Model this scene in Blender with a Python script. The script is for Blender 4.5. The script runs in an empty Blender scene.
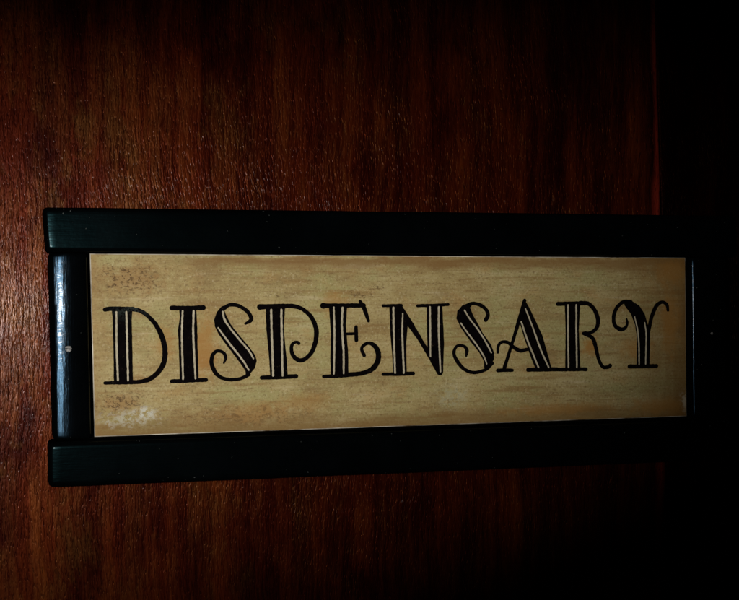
# A framed, hand painted sign on a dark wooden door, lit by a hand held flash.
import bpy, bmesh, math, random
from mathutils import Vector, Matrix, noise

S = bpy.context.scene
COL = S.collection
MM = 0.001
random.seed(7)

# ---------------------------------------------------------------- measured data (mm on the sign; x right, z up)
LETTERS = [
    ('D',
     [[(8.7,57.3),(17.9,57.6),(17.6,52.3),(17.8,41.2),(18.0,24.1),(9.5,24.1),(9.3,41.3),(9.1,52.3)]],
     [([(5.7,57.2),(8.4,57.6),(18.2,57.4)], [1.61,1.76,1.76]),
      ([(17.1,57.4),(21.4,56.5),(25.8,53.3),(29.4,48.5),(31.6,43.2),(32.5,38.0),(31.9,32.9),(29.3,28.5),(25.6,25.6),(21.2,24.4),(16.9,24.3)], [1.61,1.61,1.61,1.90,2.05,2.05,2.05,1.90,1.90,1.61,1.61]),
      ([(5.6,24.2),(11.1,24.2),(17.6,24.3)], [1.32,1.46,1.76])],
     [([(10.8,56.1),(10.8,41.3),(11.3,25.3)], [0.81,0.88,0.88]),
      ([(15.2,56.1),(15.5,41.2),(15.8,25.1)], [0.88,0.95,0.88])]),
    ('I',
     [[(39.0,57.3),(39.3,53.6),(38.4,47.6),(38.7,40.9),(39.1,24.5),(47.8,24.7),(47.4,40.8),(47.3,48.3),(46.9,57.2)]],
     [([(35.7,57.8),(42.8,57.7),(50.1,57.8)], [1.93,1.78,2.01]),
      ([(35.5,24.3),(43.3,24.4),(51.1,24.6)], [1.64,1.64,1.64])],
     [([(40.6,56.4),(40.2,44.6),(40.6,25.2)], [0.82,0.89,0.82]),
      ([(45.6,56.3),(45.4,44.5),(46.3,25.3)], [0.89,0.97,0.82])]),
    ('S',
     [[(62.2,59.4),(58.7,58.5),(56.5,56.0),(55.0,52.3),(55.4,48.9),(57.5,44.8),(62.0,38.7),(66.9,32.2),(69.4,28.4),(69.7,26.0),(71.8,27.0),(74.0,29.4),(74.9,32.8),(74.2,35.5),(71.2,39.7),(67.0,44.6),(62.8,50.0),(60.6,54.5),(59.9,56.5),(61.4,57.7)]],
     [([(59.9,57.5),(62.2,59.0),(65.9,58.8),(69.7,56.7),(72.0,54.0),(72.2,51.8),(69.7,50.3)], [1.50,1.50,1.50,1.58,1.66,1.66,1.05]),
      ([(71.1,26.5),(67.2,24.8),(62.7,24.4),(58.1,25.5),(55.2,28.3),(53.7,32.4),(54.5,36.2),(56.7,37.8),(59.4,36.8),(60.3,34.6),(59.5,32.2)], [1.50,1.35,1.43,1.50,1.66,1.66,1.50,1.35,1.35,1.28,0.83])],
     [([(59.1,55.8),(59.8,52.6),(62.1,48.8),(66.6,43.1),(71.1,37.8),(73.3,34.0)], [1.05,0.98,0.90,0.90,0.90,0.75]),
      ([(56.9,48.5),(59.0,45.5),(63.5,39.4),(67.7,34.1),(71.1,28.7)], [0.68,0.83,0.90,0.90,0.75])]),
    ('P',
     [[(79.3,57.8),(79.5,47.9),(80.8,32.7),(81.2,25.3),(89.6,25.1),(89.2,32.5),(87.8,47.8),(88.6,58.0)]],
     [([(76.6,57.9),(79.0,58.1),(88.2,58.3)], [2.50,2.05,2.05]),
      ([(77.2,25.0),(84.9,25.1),(93.6,25.3)], [1.67,1.82,1.74]),
      ([(87.5,58.3),(92.1,58.3),(96.8,56.9),(101.1,53.0),(103.4,47.6),(103.2,42.3),(101.4,36.9),(98.2,33.5),(95.1,32.8),(92.4,34.8),(91.4,37.8),(92.0,40.5),(94.0,41.4),(95.0,40.7)], [1.82,1.82,1.67,1.82,1.97,1.97,1.82,1.67,1.82,1.67,1.52,1.37,1.21,1.37])],
     [([(81.9,56.6),(82.0,47.9),(82.6,25.8)], [1.06,1.06,0.99]),
      ([(86.7,56.6),(86.8,47.8),(87.1,25.7)], [1.06,1.06,0.91])]),
    ('E',
     [[(109.7,58.1),(110.6,44.7),(110.2,33.1),(110.4,25.4),(119.1,25.8),(119.0,36.8),(118.0,48.4),(118.7,58.0)]],
     [([(106.9,58.4),(109.9,58.4),(126.9,58.4)], [2.46,1.92,1.85]),
      ([(125.1,60.4),(127.1,57.0),(129.2,51.0)], [1.39,1.85,1.31]),
      ([(118.2,44.9),(123.0,45.0)], [1.23,1.23]),
      ([(123.0,48.1),(123.1,41.8)], [1.54,1.62]),
      ([(106.9,24.9),(112.8,25.0),(119.2,25.4),(125.6,26.0),(130.5,27.7),(133.4,31.1),(134.0,35.0),(132.6,38.5),(129.8,40.3),(127.0,39.6),(125.7,37.5),(126.9,34.5)], [1.39,1.69,1.85,1.85,2.16,2.31,2.31,2.00,1.54,1.39,1.39,1.54])],
     [([(112.1,57.6),(112.3,44.6),(111.9,26.1)], [0.85,0.92,0.85]),
      ([(116.4,57.4),(116.0,48.5),(116.7,36.9),(116.7,26.2)], [1.00,1.00,1.00,0.85])]),
    ('N',
     [[(139.7,57.9),(140.1,44.3),(141.0,32.6),(141.4,25.5),(148.2,25.4),(148.1,40.3),(149.3,52.0),(146.0,58.3)], [(158.6,58.3),(158.8,36.6),(164.2,25.4),(166.8,25.0),(167.4,40.0),(166.7,58.5)]],
     [([(136.6,58.2),(140.7,58.2),(145.6,58.2)], [1.25,1.41,1.56]),
      ([(136.3,25.3),(143.7,25.3),(151.5,25.4)], [1.41,1.56,1.56]),
      ([(144.8,58.2),(148.8,51.3),(156.1,40.2),(163.9,27.0),(165.3,25.2)], [1.72,2.65,1.87,2.03,1.87]),
      ([(154.0,58.1),(161.3,58.2),(169.7,58.6)], [1.33,1.41,1.25])],
     [([(141.7,57.3),(141.8,44.3),(142.3,25.9)], [0.94,1.01,0.94]),
      ([(146.4,54.4),(146.1,44.2),(146.7,25.8)], [0.62,0.94,0.94]),
      ([(160.3,57.5),(160.3,44.0),(160.3,33.4)], [0.86,0.94,0.70]),
      ([(164.8,57.4),(164.7,44.0),(165.4,26.0)], [0.94,0.94,0.78])]),
    ('S',
     [[(182.0,59.5),(177.3,58.4),(174.4,55.4),(173.9,51.8),(176.0,47.4),(180.6,41.0),(185.6,34.9),(188.1,30.5),(188.1,27.3),(190.2,27.2),(193.3,31.2),(193.5,34.8),(191.6,39.2),(187.8,44.1),(185.3,48.9),(182.8,52.9),(181.1,56.9),(182.0,58.1)]],
     [([(179.0,58.1),(182.4,59.1),(186.7,58.1),(189.6,55.7),(190.4,53.2),(189.2,50.9)], [1.27,1.43,1.59,1.59,1.75,1.75]),
      ([(192.4,29.6),(188.9,26.5),(182.5,25.2),(177.0,27.5),(173.3,32.3),(172.5,35.5),(174.2,38.3),(177.6,38.2),(179.2,36.2),(178.8,33.4)], [1.59,1.43,1.43,1.59,1.59,1.43,1.27,1.27,1.59,0.96])],
     [([(178.2,55.7),(180.7,51.7),(184.9,46.5),(189.1,40.1),(192.0,34.8)], [0.72,0.80,0.80,0.80,0.72]),
      ([(176.2,49.4),(179.7,44.6),(184.8,38.1),(188.1,32.9),(189.5,29.3)], [0.72,0.80,0.80,0.80,0.64])]),
    ('A',
     [[(210.0,60.9),(212.6,56.7),(219.4,42.9),(224.5,25.6),(215.7,25.9),(213.2,31.6),(208.9,43.8),(207.1,49.9),(208.0,56.7)]],
     [([(210.0,60.4),(206.8,50.3),(202.8,38.3),(198.8,27.1)], [1.62,1.78,1.45,1.62]),
      ([(211.4,25.9),(219.2,25.9),(227.2,25.9)], [1.70,1.78,1.78]),
      ([(195.3,25.9),(199.2,26.0),(203.0,25.9)], [1.62,1.62,1.45]),
      ([(195.4,34.8),(195.7,38.0),(197.6,39.9),(200.7,39.7),(203.7,37.4),(207.1,35.6),(211.5,36.1)], [1.13,1.37,1.29,1.45,1.62,1.78,1.45])],
     [([(210.4,56.3),(214.2,47.0),(218.5,35.6),(222.6,27.0)], [0.73,0.81,0.89,0.81]),
      ([(208.1,49.9),(210.7,42.2),(214.1,34.0),(217.1,27.1)], [0.81,0.89,0.89,0.81])]),
    ('R',
     [[(231.7,58.5),(232.0,45.2),(231.6,26.3),(240.0,26.1),(239.3,45.1),(240.2,58.8)]],
     [([(227.9,58.6),(233.9,58.7),(241.1,58.8)], [1.79,1.79,1.95]),
      ([(227.2,25.7),(235.3,25.7),(243.0,25.6)], [1.63,1.71,1.71]),
      ([(240.2,59.0),(244.7,58.6),(248.2,55.3),(250.0,50.3),(249.0,46.2),(245.8,44.0),(242.0,43.7)], [1.95,1.79,1.95,1.95,1.79,1.47,1.63]),
      ([(241.8,43.7),(246.7,41.3),(248.5,36.8),(250.2,30.2),(252.4,26.7),(255.1,26.4),(256.5,27.1)], [1.47,1.79,1.79,1.63,1.63,1.63,1.79])],
     [([(233.5,58.0),(233.3,45.2),(233.4,26.8)], [0.90,0.98,0.90]),
      ([(238.0,58.0),(237.9,45.1),(238.0,26.7)], [0.90,0.90,0.81])]),
    ('Y',
     [[(264.5,59.9),(268.6,60.1),(273.2,57.6),(276.4,53.0),(277.9,48.0),(279.4,45.5),(278.7,26.3),(271.3,26.5),(271.8,40.6),(270.8,47.2),(268.6,53.0),(264.9,57.6)]],
     [([(268.6,59.3),(264.5,59.5),(260.8,56.8),(258.8,52.3),(259.3,47.7),(262.5,45.5),(265.3,46.3),(266.4,48.5),(266.0,50.6)], [1.82,1.66,1.66,1.82,1.82,1.82,1.49,1.16,1.00]),
      ([(278.6,45.0),(280.1,51.3),(282.9,57.1),(286.2,59.2),(289.0,57.9),(289.6,55.0)], [1.66,1.82,1.82,1.49,1.49,1.33]),
      ([(267.3,26.5),(275.1,26.4),(282.6,26.4)], [1.82,1.82,1.82])],
     [([(270.5,51.8),(272.2,44.7),(272.8,36.4),(272.8,27.4)], [0.58,0.75,0.83,0.75]),
      ([(276.2,48.8),(277.0,43.0),(276.8,36.3),(276.5,27.6)], [0.58,0.75,0.75,0.66])]),
]
BOARD = [(-0.8,82.5), (300.2,82.2), (300.0,0.0), (0.8,0.0)]
TOP_RAIL = [(-21.5,102.4), (323.0,103.7), (323.3,82.3), (-20.0,82.5)]
BOTTOM_RAIL = [(-19.6,-0.9), (322.8,-1.4), (323.1,-22.3), (-19.3,-20.8)]
LEFT_STILE = [(-19.1,82.7), (-2.1,82.6), (-0.6,-0.2), (-17.5,-0.5)]
RIGHT_STILE = [(299.9,82.2), (321.0,82.3), (320.5,-0.4), (299.7,-0.3)]
NAILS = [(-10.5,39.9), (311.0,42.9)]
SPECK = (229.4,95.6)
# marks {'chip': (17.9, 8.9), 'crackTL': (14.7, 71.5), 'crackBL': (8.6, 14.1), 'topR': (273.9, 78.3), 'patch': (167.6, 12.1)}
CAM_R = [[0.962178, -0.272301, -0.008079], [0.00451, -0.013732, 0.999896], [0.272384, 0.962114, 0.011984]]
CAM_LOC = [-0.02687, -0.55339, 0.05411]
FLASH_W, FLASH_CONE, FLASH_OFF, FLASH_AIM, FLASH_ROLL = 11.5, (34.5, 17), (-.088, 0, .006), (-5, 46), -11

DOOR_Y = 9.0                                   # door face, mm behind the board's painted face
ORIGIN = Vector((151.0, DOOR_Y, -21.5)) * MM   # base of the sign: lower edge, against the door

# ---------------------------------------------------------------- node helpers
class NT:
    def __init__(self, name):
        self.m = bpy.data.materials.new(name)
        self.m.use_nodes = True
        self.t = self.m.node_tree
        self.t.nodes.clear()
        self.out = self.n('ShaderNodeOutputMaterial')
        self.b = self.n('ShaderNodeBsdfPrincipled')
        self.t.links.new(self.b.outputs[0], self.out.inputs['Surface'])
    def n(self, kind, **kw):
        o = self.t.nodes.new(kind)
        for k, v in kw.items():
            setattr(o, k, v)
        return o
    def put(self, sock, v):
        if v is None:
            return
        if isinstance(v, bpy.types.NodeSocket):
            self.t.links.new(v, sock)
        else:
            if isinstance(v, tuple) and len(v) == 3 and sock.type == 'RGBA':
                v = v + (1.0,)
            sock.default_value = v
    def set(self, **kw):
        for k, v in kw.items():
            self.put(self.b.inputs[k.replace('_', ' ')], v)
    def coord(self):
        return self.n('ShaderNodeTexCoord').outputs['Object']
    def math(self, op, a, b=None, c=None, clamp=False):
        o = self.n('ShaderNodeMath', operation=op, use_clamp=clamp)
        for i, v in enumerate((a, b, c)):
            self.put(o.inputs[i], v) if v is not None else None
        return o.outputs[0]
    def vmath(self, op, a, b=None):
        o = self.n('ShaderNodeVectorMath', operation=op)
        self.put(o.inputs[0], a)
        if b is not None:
            self.put(o.inputs[1], b)
        return o.outputs['Value'] if op in ('LENGTH', 'DISTANCE') else o.outputs[0]
    def noise(self, vec, scale=1.0, detail=2.0, rough=0.5, dist=0.0):
        o = self.n('ShaderNodeTexNoise')
        self.put(o.inputs['Vector'], vec)
        o.inputs['Scale'].default_value = scale
        o.inputs['Detail'].default_value = detail
        o.inputs['Roughness'].default_value = rough
        o.inputs['Distortion'].default_value = dist
        return o.outputs[0]
    def step(self, v, lo, hi, a=0.0, b=1.0):
        o = self.n('ShaderNodeMapRange', interpolation_type='SMOOTHSTEP')
        for i, x in enumerate((v, lo, hi, a, b)):
            self.put(o.inputs[i], x)
        return o.outputs[0]
    def mix(self, f, a, b, mode='MIX'):
        o = self.n('ShaderNodeMix', data_type='RGBA', blend_type=mode)
        self.put(o.inputs['Factor'], f)
        self.put(o.inputs['A'], a) if False else self.put(o.inputs[6], a)
        self.put(o.inputs[7], b)
        return o.outputs[2]
    def ramp(self, f, stops):
        o = self.n('ShaderNodeValToRGB')
        e = o.color_ramp.elements
        while len(e) < len(stops):
            e.new(0.5)
        for x, (p, c) in zip(e, stops):
            x.position = p
            x.color = c + (1.0,)
        self.put(o.inputs[0], f)
        return o.outputs[0]
    def bump(self, h, strength, dist, normal=None):
        o = self.n('ShaderNodeBump')
        o.inputs['Strength'].default_value = strength
        o.inputs['Distance'].default_value = dist
        self.put(o.inputs['Height'], h)
        if normal is not None:
            self.put(o.inputs['Normal'], normal)
        return o.outputs[0]

def loc(x, z, y=0.0):
    """a place on the sign (mm) in the parts' own coordinates"""
    return tuple(Vector((x, y, z)) * MM - ORIGIN)

# ---------------------------------------------------------------- materials
def wood_material(name, tone=1.0):
    k = NT(name)
    c = k.coord()
    # the grain wanders slowly sideways
    wob = k.noise(k.vmath('MULTIPLY', c, (9, 1, 7)), 1, 3, .5)
    wob2 = k.noise(k.vmath('MULTIPLY', c, (60, 1, 40)), 1, 2, .5)
    sx = k.n('ShaderNodeCombineXYZ')
    k.put(sx.inputs[0], k.math('ADD', k.math('MULTIPLY', wob, .02), k.math('MULTIPLY', wob2, .0022)))
    g = k.vmath('ADD', c, sx.outputs[0])
    band = k.noise(k.vmath('MULTIPLY', g, (40, 1, 6.0)), 1, 4, .6)
    line = k.noise(k.vmath('MULTIPLY', g, (170, 1, 8)), 1, 4, .65)
    fibre = k.noise(k.vmath('MULTIPLY', g, (760, 1, 95)), 1, 3, .6)
    pore = k.noise(k.vmath('MULTIPLY', g, (1500, 1, 260)), 1, 1, .5)
    blot = k.noise(k.vmath('MULTIPLY', c, (27, 1, 15)), 1, 5, .64)
    f = k.math('ADD', k.math('MULTIPLY', band, .45), k.math('MULTIPLY', line, .35))
    f = k.math('ADD', f, k.math('MULTIPLY', fibre, .20))
    col = k.ramp(f, [(.33, WOOD[0]), (.46, WOOD[1]), (.54, WOOD[2]), (.66, WOOD[3])])
    col = k.mix(k.step(blot, .52, .70), col, k.mix(1.0, col, (1.7, 2.0, 1.1), 'MULTIPLY'))
    col = k.mix(k.step(blot, .46, .30), col, k.mix(1.0, col, (.32, .25, .25), 'MULTIPLY'))
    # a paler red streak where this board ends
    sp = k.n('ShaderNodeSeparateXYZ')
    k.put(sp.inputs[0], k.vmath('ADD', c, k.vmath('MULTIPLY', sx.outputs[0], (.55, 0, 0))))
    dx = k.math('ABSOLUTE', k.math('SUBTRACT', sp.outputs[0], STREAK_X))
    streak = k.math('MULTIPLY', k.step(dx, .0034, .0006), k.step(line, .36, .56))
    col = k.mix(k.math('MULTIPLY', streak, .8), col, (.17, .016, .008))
    p = k.step(pore, .54, .70)
    col = k.mix(k.math('MULTIPLY', p, .6), col, (.004, .001, .001))
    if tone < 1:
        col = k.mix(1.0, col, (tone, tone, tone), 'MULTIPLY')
    h = k.math('SUBTRACT', k.math('MULTIPLY', fibre, 1.1), k.math('MULTIPLY', p, .26))
    h = k.math('ADD', h, k.math('MULTIPLY', line, .7))
    nrm = k.bump(h, WOOD_BUMP, .0006)
    amber = k.step(k.noise(k.vmath('MULTIPLY', k.vmath('ADD', c, (2.3, 0, 5.1)), (46, 1, 24)), 1, 5, .68), .50, .66)
    tint = k.mix(k.step(blot, .38, .60), k.mix(k.step(band, .4, .6), (.20, .022, .012), (.62, .085, .025)), k.mix(k.step(line, .42, .58), (.85, .14, .035), (1.0, .30, .075)))
    rough = k.math('ADD', k.math('MULTIPLY', fibre, .25), WOOD_ROUGH)
    k.set(Base_Color=col, Roughness=rough, Normal=nrm, Specular_IOR_Level=WOOD_SPEC*tone,
          Specular_Tint=k.mix(k.math('MULTIPLY', amber, .8), tint, (1.0, .40, .09)))
    # thin worn varnish: catches the flash in small glints
    k.set(Coat_Weight=WOOD_COAT*tone, Coat_Roughness=.20, Coat_Normal=k.bump(h, .50, .0006))
    return k.m

def black_paint(name, grain, spec, tint, base_rough, coat, ripple, aniso=0.0):
    k = NT(name)
    c = k.coord()
    along = (70, 900, 900) if grain == 'x' else (900, 900, 70)
    brush = k.noise(k.vmath('MULTIPLY', c, along), 1, 3, .6)
    cloud = k.noise(c, 45, 4, .6)
    lump = k.noise(c, 420, 2, .5)
    col = k.ramp(cloud, [(.35, (.0005, .0007, .0008)), (.65, (.0009, .0013, .0015))])
    fleck = k.step(k.noise(c, 620, 2, .6), .735, .77)
    col = k.mix(k.math('MULTIPLY', fleck, .5), col, (.11, .12, .11))
    rough = k.math('ADD', k.math('MULTIPLY', cloud, .12), BLACK_ROUGH)
    h = k.math('ADD', k.math('MULTIPLY', brush, .8), k.math('MULTIPLY', lump, .5))
    k.set(Base_Color=col, Roughness=base_rough, Specular_IOR_Level=spec, Specular_Tint=tint, Normal=k.bump(h, .2, .0003))
    if aniso:
        tg = k.n('ShaderNodeTangent', direction_type='RADIAL', axis='Z')
        k.set(Anisotropic=aniso, Anisotropic_Rotation=ANISO_ROT, Tangent=tg.outputs[0])
    k.set(Coat_Weight=coat, Coat_Roughness=rough,
          Coat_Normal=k.bump(k.noise(k.vmath('MULTIPLY', c, (160, 160, 160) if grain == 'x' else (120, 120, 300)), 1, 3, .6), ripple, .0005, k.bump(h, .10, .0003)))
    return k.m

def board_material():
    k = NT('aged_cream_board')
    c = k.coord()
    st = k.noise(k.vmath('MULTIPLY', c, (26, 1, 330)), 1, 4, .62)           # horizontal brush and grain streaks
    st2 = k.noise(k.vmath('MULTIPLY', c, (90, 1, 1100)), 1, 3, .6)
    cloud = k.noise(k.vmath('MULTIPLY', c, (26, 1, 60)), 1, 7, .72)
    warm = k.noise(k.vmath('MULTIPLY', k.vmath('ADD', c, (3.1, 0, 1.7)), (55, 1, 90)), 1, 6, .72)
    green = k.noise(k.vmath('MULTIPLY', k.vmath('ADD', c, (7.3, 0, 4.9)), (30, 1, 45)), 1, 5, .65)
    grit = k.noise(c, 900, 3, .7)
    base = k.ramp(cloud, [(.34, BOARD_C[0]), (.5, BOARD_C[1]), (.66, BOARD_C[2])])
    base = k.mix(k.step(green, .46, .62, 0, .70), base, (.345, .315, .125))
    base = k.mix(k.step(warm, .50, .72, 0, .42), base, (.42, .22, .068))
    base = k.mix(k.step(st, .50, .68, 0, .70), base, (.26, .155, .052))
    base = k.mix(k.step(st, .44, .26, 0, .40), base, (.60, .50, .30))
    base = k.mix(k.step(st2, .54, .70, 0, .60), base, (.24, .15, .06))
    base = k.mix(k.step(grit, .52, .68, 0, .62), base, (.17, .11, .045))
    base = k.mix(k.step(grit, .44, .30, 0, .45), base, (.62, .53, .33))
    sep = k.n('ShaderNodeSeparateXYZ')
    k.put(sep.inputs[0], c)
    x, z = sep.outputs[0], sep.outputs[2]
    def near(px, pz, rx, rz, amt=.5):
        """soft, ragged spot: 1 inside, 0 outside"""
        d = k.vmath('SUBTRACT', c, loc(px, pz))
        d = k.vmath('MULTIPLY', d, (1000/rx, 0, 1000/rz))
        rag = k.math('MULTIPLY', k.math('SUBTRACT', k.noise(c, 210, 6, .78), .5), amt*4.6)
        return k.step(k.math('ADD', k.vmath('LENGTH', d), rag), 1.30, .25)
    # brown varnish that has run along the top and bottom edges and the right-hand end, deepened there to paint in light fall-off
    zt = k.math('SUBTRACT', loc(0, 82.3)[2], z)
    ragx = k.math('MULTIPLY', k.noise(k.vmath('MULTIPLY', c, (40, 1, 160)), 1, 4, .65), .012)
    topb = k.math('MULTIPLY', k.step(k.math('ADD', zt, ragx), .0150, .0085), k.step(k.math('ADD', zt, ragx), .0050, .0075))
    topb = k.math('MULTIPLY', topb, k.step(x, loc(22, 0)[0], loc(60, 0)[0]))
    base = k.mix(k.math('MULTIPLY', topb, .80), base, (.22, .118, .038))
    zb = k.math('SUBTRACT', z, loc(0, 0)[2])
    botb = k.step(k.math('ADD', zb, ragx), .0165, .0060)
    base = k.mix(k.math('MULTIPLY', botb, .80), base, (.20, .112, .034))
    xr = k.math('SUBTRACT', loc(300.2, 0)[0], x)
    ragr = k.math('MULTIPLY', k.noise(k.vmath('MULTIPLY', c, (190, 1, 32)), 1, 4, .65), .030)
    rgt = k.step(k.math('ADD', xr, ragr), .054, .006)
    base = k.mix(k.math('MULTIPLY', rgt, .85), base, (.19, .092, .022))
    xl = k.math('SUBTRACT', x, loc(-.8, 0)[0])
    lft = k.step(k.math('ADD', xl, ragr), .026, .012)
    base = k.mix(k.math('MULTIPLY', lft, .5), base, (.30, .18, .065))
    for px, pz, rx, rz, a in ((286, 6, 22, 5, .6), (292, 75, 10, 8, .55), (225, 6, 30, 3, .5), (33, 42, 5, 9, .55), (50, 40, 7, 16, .75), (112, 60, 8, 7, .45), (246, 37, 5, 5, .85),
                              (272, 35, 10, 6, .55), (291, 48, 6, 18, .6), (97, 13, 14, 5, .35), (75, 10, 16, 5, .45)):
        base = k.mix(k.math('MULTIPLY', near(px, pz, rx, rz), a), base, (.36, .17, .036))
    # worn, crazed brown patches near the left end
    crk = k.step(k.noise(k.vmath('MULTIPLY', c, (520, 1, 700)), 1, 3, .7, .8), .50, .60)
    area = k.math('MAXIMUM', near(17, 71, 17, 8, .75), k.math('MAXIMUM', near(12, 15, 12, 6, .7), k.math('MULTIPLY', near(70, 8, 45, 5, .9), .5)))
    base = k.mix(k.math('MULTIPLY', area, .6), base, (.30, .165, .058))
    base = k.mix(k.math('MULTIPLY', k.math('MULTIPLY', area, crk), .85), base, (.075, .040, .015))
    # small dark scratches above the E
    for px, pz, rx, rz in ((127, 63.5, 9, 1.6), (134, 67.5, 5, 1.6), (83, 63.0, 4, 1.0)):
        base = k.mix(k.math('MULTIPLY', k.math('MULTIPLY', near(px, pz, rx, rz, .9), crk), .8), base, (.10, .055, .02))
    # scraped white patch at the lower left, fainter one below the second S
    rub = k.step(k.noise(k.vmath('MULTIPLY', c, (300, 1, 420)), 1, 4, .7), .44, .56)
    base = k.mix(k.math('MULTIPLY', k.math('MULTIPLY', near(16.5, 8.0, 15, 4.6, .5), rub), .55), base, (.54, .53, .43))
    base = k.mix(k.math('MULTIPLY', k.math('MULTIPLY', near(23, 10.5, 5, 3.2, .4), rub), .72), base, (.58, .58, .49))
    base = k.mix(k.math('MULTIPLY', k.math('MULTIPLY', near(171, 14, 10, 7, .4), rub), .28), base, (.46, .50, .36))
    base = k.mix(k.math('MULTIPLY', k.math('MULTIPLY', near(298.5, 8, 3, 6, .4), rub), .6), base, (.55, .50, .36))
    h = k.math('ADD', k.math('MULTIPLY', st, .5), k.math('ADD', k.math('MULTIPLY', st2, .3), k.math('MULTIPLY', grit, .45)))
    k.set(Base_Color=base, Roughness=.62, Specular_IOR_Level=.12, Normal=k.bump(h, .30, .0004))
    return k.m

def simple(name, dark, light, rough, scale, bump=.2, spec=.3):
    k = NT(name)
    c = k.coord()
    n1 = k.noise(c, scale, 4, .65)
    k.set(Base_Color=k.ramp(n1, [(.33, dark), (.67, light)]), Roughness=rough, Specular_IOR_Level=spec,
          Normal=k.bump(k.noise(c, scale*4, 3, .6), bump, .0003))
    return k.m

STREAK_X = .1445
def ink_material():
    k = NT('black_sign_paint')
    c = k.coord()
    n1 = k.noise(c, 300, 4, .65)
    col = k.ramp(n1, [(.33, (.0010, .0006, .0009)), (.67, (.0034, .0020, .0024))])
    thin = k.noise(k.vmath('MULTIPLY', c, (420, 1, 420)), 1, 5, .75)
    col = k.mix(k.step(thin, .60, .72, 0, .16), col, (.20, .15, .08))          # rubbed thin here and there
    d = k.vmath('MULTIPLY', k.vmath('SUBTRACT', c, loc(17, 56.5)), (1000/11, 0, 1000/5.5))
    spot = k.step(k.math('ADD', k.vmath('LENGTH', d), k.math('MULTIPLY', k.math('SUBTRACT', thin, .5), 3)), 1.2, .3)
    col = k.mix(k.math('MULTIPLY', k.math('MULTIPLY', spot, k.step(thin, .44, .62)), .30), col, (.10, .13, .11))
    k.set(Base_Color=col, Roughness=.7, Specular_IOR_Level=.02, Normal=k.bump(n1, .15, .0003))
    return k.m

WOOD = [(.002, .0002, .0002), (.011, .0010, .0005), (.030, .0036, .0009), (.068, .0115, .0020)]
WOOD_BUMP, WOOD_ROUGH, WOOD_SPEC, WOOD_TINT, WOOD_COAT = .62, .27, .50, (1.0, .33, .12), .13
BLACK_ROUGH, ANISO_ROT = .06, .25
BOARD_C = [(.25, .170, .066), (.38, .292, .119), (.46, .378, .178)]

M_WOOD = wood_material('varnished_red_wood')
M_DARKWOOD = wood_material('near_black_wood', .12)  # the panel's wood with its colour cut down to almost black
M_RAIL = black_paint('black_gloss_rail_paint', 'x', .045, (.20, .80, .90), .22, .09, .12)
M_STILE = black_paint('black_gloss_stile_paint', 'z', .17, (.30, .62, .95), .23, .06, .2, .88)
M_BOARD = board_material()
M_EDGE = simple('worn_pale_board_edge', (.10, .065, .03), (.74, .69, .56), .6, 60)
M_INK = ink_material()
M_CREAM = simple('cream_inlay_paint', (.34, .29, .18), (.54, .48, .34), .6, 330)
def dull(name, dark, light, scale):
    k = NT(name)
    k.t.nodes.remove(k.b)
    d = k.n('ShaderNodeBsdfDiffuse')
    k.put(d.inputs['Color'], k.ramp(k.noise(k.coord(), scale, 4, .65), [(.33, dark), (.67, light)]))
    k.t.links.new(d.outputs[0], k.out.inputs['Surface'])
    return k.m

M_BACK = dull('dull_black_backing', (.0008, .0008, .0008), (.0018, .0016, .0014), 90)
M_SIDE = dull('dull_black_side_paint', (.0008, .0010, .0012), (.0022, .0026, .0028), 120)
M_NAIL = simple('scuffed_nail_metal', (.015, .015, .015), (.50, .48, .44), .5, 700, .9, .3)

# ---------------------------------------------------------------- mesh helpers
def link(name, bm, mats, parent=None, off=None, smooth=True):
    off = ORIGIN if off is None else off
    bmesh.ops.recalc_face_normals(bm, faces=bm.faces[:])
    for v in bm.verts:
        v.co = v.co - off
    me = bpy.data.meshes.new(name)
    bm.to_mesh(me)
    bm.free()
    for m in (mats if isinstance(mats, (list, tuple)) else [mats]):
        me.materials.append(m)
    if smooth:
        me.polygons.foreach_set('use_smooth', [True]*len(me.polygons))
        me.set_sharp_from_angle(angle=math.radians(42))
    o = bpy.data.objects.new(name, me)
    COL.objects.link(o)
    if parent:
        o.parent = parent
    return o

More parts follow.
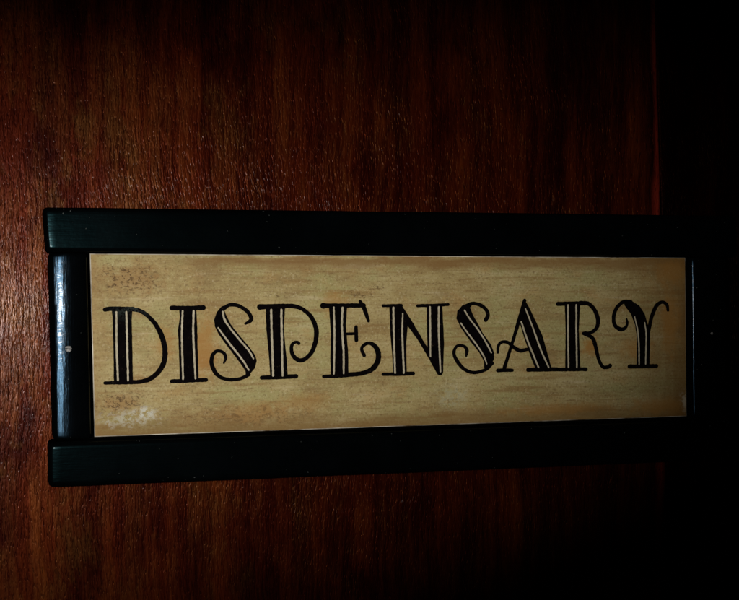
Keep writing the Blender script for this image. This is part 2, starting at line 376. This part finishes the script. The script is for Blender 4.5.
def bar(quad, y_front, y_back, bev, seg=6, cuts=60, wear=.17, crown=.12):
    """a length of moulding: four front corners (mm), rounded edges, slightly uneven"""
    bm = bmesh.new()
    fr = [bm.verts.new(Vector((x, y_front, z))*MM) for x, z in quad]
    bk = [bm.verts.new(Vector((x, y_back, z))*MM) for x, z in quad]
    bm.faces.new(fr)
    bm.faces.new(bk[::-1])
    for i in range(4):
        j = (i+1) % 4
        bm.faces.new((fr[i], bk[i], bk[j], fr[j]))
    ed = [e for e in bm.edges if any(v in fr for v in e.verts)]
    bmesh.ops.bevel(bm, geom=ed, offset=bev*MM, segments=seg, profile=.5, affect='EDGES', clamp_overlap=True)
    # cross cuts so that the surface can wander a little
    xs = [v.co.x for v in bm.verts]; zs = [v.co.z for v in bm.verts]
    horiz = max(xs)-min(xs) > max(zs)-min(zs)
    lo, hi = (min(xs), max(xs)) if horiz else (min(zs), max(zs))
    nrm = Vector((1, 0, 0)) if horiz else Vector((0, 0, 1))
    for i in range(1, cuts):
        t = lo + (hi-lo)*i/cuts
        bmesh.ops.bisect_plane(bm, geom=bm.verts[:]+bm.edges[:]+bm.faces[:], plane_co=nrm*t, plane_no=nrm)
    # gently crowned front
    ac = 'z' if horiz else 'x'
    vals = [getattr(v.co, ac) for v in bm.verts]
    a0, a1 = min(vals), max(vals)
    an = Vector((0, 0, 1)) if horiz else Vector((1, 0, 0))
    for i in range(1, 14):
        bmesh.ops.bisect_plane(bm, geom=bm.verts[:]+bm.edges[:]+bm.faces[:], plane_co=an*(a0+(a1-a0)*i/14), plane_no=an)
    for v in bm.verts:
        u = (getattr(v.co, ac)-(a0+a1)/2)/((a1-a0)/2)
        v.co.y += crown*MM*u*u*max(0, (y_back*MM-v.co.y)/((y_back-y_front)*MM))
    for v in bm.verts:
        n = noise.noise_vector(v.co*70)*.6 + noise.noise_vector(v.co*260)*.3 + noise.noise_vector(v.co*14)*.9
        v.co += n*wear*MM
    bm.normal_update()
    for f in bm.faces:
        if abs(f.normal.y) < .55:
            f.material_index = 1
    return bm

def smooth_line(pts, rad, per=10):
    """Catmull-Rom through the points, with the half-widths carried along"""
    P = [Vector((x, z, r)) for (x, z), r in zip(pts, rad)]
    P = [P[0]*2-P[1]] + P + [P[-1]*2-P[-2]]
    out = []
    for i in range(1, len(P)-2):
        a, b, c, d = P[i-1:i+3]
        n = max(3, int((c-b).to_2d().length*per/3))
        for k in range(n):
            t = k/n
            out.append(.5*((2*b) + (c-a)*t + (2*a-5*b+4*c-d)*t*t + (3*b-3*c+d-a)*t**3))
    out.append(P[-2].copy())
    return out

def slab(bm, ring, y0, y1, mat=0):
    """a thin film of paint: outline (mm) extruded from the board towards the viewer"""
    f = [bm.verts.new(Vector((x, y1, z))*MM) for x, z in ring]
    b = [bm.verts.new(Vector((x, y0, z))*MM) for x, z in ring]
    es = []
    n = len(ring)
    for i in range(n):
        j = (i+1) % n
        bm.faces.new((f[i], b[i], b[j], f[j])).material_index = mat
        es.append(bm.edges.get((f[i], f[j])))
    for g in bmesh.ops.triangle_fill(bm, edges=es, use_beauty=True)['geom']:
        if isinstance(g, bmesh.types.BMFace):
            g.material_index = mat

STROKE = 1.18
def stroke(bm, pts, widths, y0, y1, mat=0, seed=0, wob=.07):
    L = smooth_line(pts, [w*STROKE/2 for w in widths])
    n = len(L)
    # quads along the line, with round ends; every brush stroke wavers a little
    left, right = [], []
    for i, p in enumerate(L):
        t = (L[min(i+1, n-1)] - L[max(i-1, 0)]).to_2d()
        t = t.normalized() if t.length > 1e-6 else Vector((1, 0))
        nn = Vector((-t.y, t.x))
        r = p.z
        a = 1 + 2*wob*noise.noise(Vector((p.x*.8, p.y*.8, seed)))
        b = 1 + 2*wob*noise.noise(Vector((p.x*.8, p.y*.8, seed+9)))
        left.append(p.to_2d() + nn*r*a)
        right.append(p.to_2d() - nn*r*b)
    def vert(q, y):
        return bm.verts.new(Vector((q.x, y, q.y))*MM)
    fl = [vert(q, y1) for q in left]; fr = [vert(q, y1) for q in right]
    bl = [vert(q, y0) for q in left]; br = [vert(q, y0) for q in right]
    for i in range(n-1):
        for q in ((fl[i], fl[i+1], fr[i+1], fr[i]), (fl[i], bl[i], bl[i+1], fl[i+1]), (fr[i], fr[i+1], br[i+1], br[i])):
            bm.faces.new(q).material_index = mat
    for end, pn in ((0, 1), (n-1, n-2)):
        d = (L[end]-L[pn]).to_2d().normalized()
        nn = Vector((-d.y, d.x)); r = L[end].z; c = L[end].to_2d()
        s = -1 if end == 0 else 1
        A, B = (fl[end], fr[end])
        A0, B0 = (bl[end], br[end])
        arc = []
        a0 = left[end]-c; b0 = right[end]-c
        for k in range(1, 7):
            t = math.pi*k/7
            arc.append(c + a0*max(0, math.cos(t)) + b0*max(0, -math.cos(t)) + d*r*math.sin(t))
        fa = [A] + [vert(q, y1) for q in arc] + [B]
        ba = [A0] + [vert(q, y0) for q in arc] + [B0]
        bm.faces.new(fa).material_index = mat
        for i in range(len(fa)-1):
            bm.faces.new((fa[i], ba[i], ba[i+1], fa[i+1])).material_index = mat

def densify(ring, seed, amp=.10, step=.5):
    out = []
    n = len(ring)
    for i in range(n):
        a, b = Vector(ring[i]), Vector(ring[(i+1) % n])
        m = max(1, int((b-a).length/step))
        for k in range(m):
            q = a.lerp(b, k/m)
            w = noise.noise_vector(Vector((q.x*.45, q.y*.45, seed)))
            out.append((q.x+w.x*amp, q.y+w.y*amp))
    return out

# ---------------------------------------------------------------- the door
def door_part(x0, x1, z0, z1, y0, y1):
    bm = bmesh.new()
    bmesh.ops.create_cube(bm, size=1)
    for v in bm.verts:
        v.co = Vector(((x0+x1)/2 + v.co.x*(x1-x0), (y0+y1)/2 + v.co.y*(y1-y0), (z0+z1)/2 + v.co.z*(z1-z0)))*MM
    bmesh.ops.bevel(bm, geom=bm.edges[:], offset=.002, segments=3, profile=.5, affect='EDGES')
    return bm

def leaf(x_of, x_far, z0, z1, y0, y1, right):
    """one upright board of the door; the joint side follows x_of(z)"""
    bm = bmesh.new()
    n = 90
    fr, bk = [], []
    zs = [z0+(z1-z0)*i/n for i in range(n+1)]
    a = [(x_of(z), z) for z in zs]; b = [(x_far, z) for z in zs]
    F1 = [bm.verts.new(Vector((x, y0, z))*MM) for x, z in a]; F2 = [bm.verts.new(Vector((x, y0, z))*MM) for x, z in b]
    B1 = [bm.verts.new(Vector((x, y1, z))*MM) for x, z in a]; B2 = [bm.verts.new(Vector((x, y1, z))*MM) for x, z in b]
    for i in range(n):
        for q in ((F1, F2), (B1, B2), (F1, B1), (F2, B2)):
            bm.faces.new((q[0][i], q[0][i+1], q[1][i+1], q[1][i]))
    for i in (0, n):
        bm.faces.new((F1[i], F2[i], B2[i], B1[i]))
    bmesh.ops.recalc_face_normals(bm, faces=bm.faces[:])
    bm.edges.ensure_lookup_table()
    ed = [e for e in bm.edges if e.verts[0] in F1 and e.verts[1] in F1]
    bmesh.ops.bevel(bm, geom=ed, offset=.0012, segments=3, profile=.5, affect='EDGES')
    return bm

def joint(z):
    return 291.5 + 1.2*noise.noise(Vector((z*.008, 3, 0))) - .012*(z-110)

door = bpy.data.objects.new('wooden_door', None)
door.empty_display_size = .1
door.location = Vector((150, DOOR_Y, -900))*MM
COL.objects.link(door)
door['label'] = 'dark reddish brown varnished wooden door with vertical grain behind the framed sign'
door['category'] = 'door'
door_off = Vector(door.location)
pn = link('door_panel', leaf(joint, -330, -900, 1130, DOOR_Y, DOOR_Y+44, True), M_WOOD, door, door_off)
ds = link('door_right_board', leaf(lambda z: joint(z)+.6, 590, -900, 1130, DOOR_Y+1.2, DOOR_Y+44, False), M_DARKWOOD, door, door_off)
ds['label'] = 'almost black right-hand section of the door'

# ---------------------------------------------------------------- the sign
sign = bpy.data.objects.new('door_sign', None)
sign.empty_display_size = .03
sign.location = ORIGIN
COL.objects.link(sign)
sign['label'] = 'aged cream nameplate lettered DISPENSARY in a black painted wooden frame on the door'
sign['category'] = 'sign'

Y_RAIL, Y_STILE = -8.5, -6.5
top_rail = link('frame_rail', bar(TOP_RAIL, Y_RAIL, DOOR_Y-.1, 2.2), [M_RAIL, M_SIDE], sign)
top_rail['label'] = 'top rail of the black frame'
low_rail = link('frame_rail', bar(BOTTOM_RAIL, Y_RAIL, DOOR_Y-.1, 2.4), [M_RAIL, M_SIDE], sign)
low_rail['label'] = 'bottom rail of the black frame'
stiles = []
for q, lab in ((LEFT_STILE, 'left upright of the black frame with a scuffed screw'),
               (RIGHT_STILE, 'right upright of the black frame')):
    st = link('frame_stile', bar(q, Y_STILE, DOOR_Y-.1, 2.2, 6, 40, .07, 1.05), [M_STILE, M_SIDE], sign)
    st['label'] = lab
    stiles.append(st)
# small slotted screw heads, their paint scraped
for (x, z), st, r, tilt in zip(NAILS, stiles, (1.45, .65), (-.12, .5)):
    bm = bmesh.new()
    for side in (1, -1):
        half = []
        for i in range(11):
            a = math.pi*i/10
            w = r*(1+.10*noise.noise(Vector((math.cos(a)*1.7, side*math.sin(a)*1.7, x))))
            half.append((w*math.cos(a), side*max(.16*r, w*math.sin(a))))
        if side < 0:
            half = half[::-1]
        rot = [(px*math.cos(tilt)-pz*math.sin(tilt), px*math.sin(tilt)+pz*math.cos(tilt)) for px, pz in half]
        base = [bm.verts.new(Vector((x+px, Y_STILE+.6, z+pz))*MM) for px, pz in rot]
        rim = [bm.verts.new(Vector((x+px, Y_STILE-.12, z+pz))*MM) for px, pz in rot]
        top = [bm.verts.new(Vector((x+px*.82, Y_STILE-.34, z+pz*.86+side*.02))*MM) for px, pz in rot]
        m_ = len(rot)
        for lo_, hi_ in ((base, rim), (rim, top)):
            for i in range(m_):
                bm.faces.new((lo_[i], lo_[(i+1) % m_], hi_[(i+1) % m_], hi_[i]))
        bm.faces.new(top)
    link('screw_head', bm, M_NAIL, st)

# dull black board at the back of the frame, seen only in the gaps
bm = bmesh.new()
bmesh.ops.create_cube(bm, size=1)
for v in bm.verts:
    v.co = Vector((150+v.co.x*330, 5.2+v.co.y*6, 41+v.co.z*110))*MM
link('backing_board', bm, M_BACK, sign)

# the lettered board: worn pale arrises
bm = bmesh.new()
fr = [bm.verts.new(Vector((x, 0, z))*MM) for x, z in BOARD]
bk = [bm.verts.new(Vector((x, 2.1, z))*MM) for x, z in BOARD]
face = bm.faces.new(fr)
for i in range(4):
    j = (i+1) % 4
    bm.faces.new((fr[i], bk[i], bk[j], fr[j])).material_index = 2
res = bmesh.ops.bevel(bm, geom=[e for e in face.edges], offset=.00042, segments=2, profile=.5, affect='EDGES', material=1)
link('lettered_board', bm, [M_BOARD, M_EDGE, M_BACK], sign)

# the letters: brush strokes of black paint with cream lines left in the thick stems
for li, (ch, polys, strokes, inlays) in enumerate(LETTERS):
    bm = bmesh.new()
    y = -.06
    for i, ring in enumerate(polys):
        slab(bm, densify(ring, li+.37*i), .05, y)
        y -= .006
    for i, (pts, w) in enumerate(strokes):
        stroke(bm, pts, w, .05, y, 0, li*3+i)
        y -= .006
    letter = link('letter', bm, M_INK, sign, smooth=False)
    letter['label'] = 'black painted letter ' + ch
    bm = bmesh.new()
    for i, (pts, w) in enumerate(inlays):
        stroke(bm, pts, [v*.80 for v in w], -.02, y-.03, 0, li*5+i+40, .16)
    link('inlay_line', bm, M_CREAM, letter, smooth=False)

# ---------------------------------------------------------------- camera
Rr, Ru, Rf = [Vector(v) for v in CAM_R]
cam_d = bpy.data.cameras.new('camera')
cam = bpy.data.objects.new('camera', cam_d)
m = Matrix((Rr, Ru, -Rf)).transposed().to_4x4()
m.translation = Vector(CAM_LOC)
cam.matrix_world = m
cam_d.sensor_fit = 'HORIZONTAL'
cam_d.sensor_width = 36
cam_d.lens = 36*1200/739
cam_d.clip_start = .01
cam_d.clip_end = 50
COL.objects.link(cam)
S.camera = cam

# ---------------------------------------------------------------- light: the camera's flash, a little left of and above the lens
fl = bpy.data.lights.new('flash', 'SPOT')
fl.energy = FLASH_W
fl.color = (1.0, .965, .94)
fl.shadow_soft_size = .009
fl.spot_size = 2*math.radians(FLASH_CONE[1])
fl.spot_blend = 1.0
flash = bpy.data.objects.new('flash', fl)
flash.location = Vector(CAM_LOC) + Vector(FLASH_OFF)
aim = Vector((FLASH_AIM[0], 0, FLASH_AIM[1]))*MM
flash.rotation_euler = (Matrix.Rotation(math.radians(FLASH_ROLL), 4, (aim-flash.location).normalized()) @ (aim-flash.location).to_track_quat('-Z', 'Y').to_matrix().to_4x4()).to_euler()
flash.scale = (math.tan(math.radians(FLASH_CONE[0]))/math.tan(math.radians(FLASH_CONE[1])), 1, 1)   # a wide, flat beam
COL.objects.link(flash)

w = bpy.data.worlds.new('World')
S.world = w
w.use_nodes = True
bg = w.node_tree.nodes['Background']
bg.inputs[0].default_value = (.8, .85, 1, 1)
bg.inputs[1].default_value = .0015

S.view_settings.view_transform = 'Standard'
S.view_settings.look = 'None'
S.view_settings.exposure = 0
S.view_settings.gamma = 1
S.cycles.use_denoising = True
S.cycles.max_bounces = 6
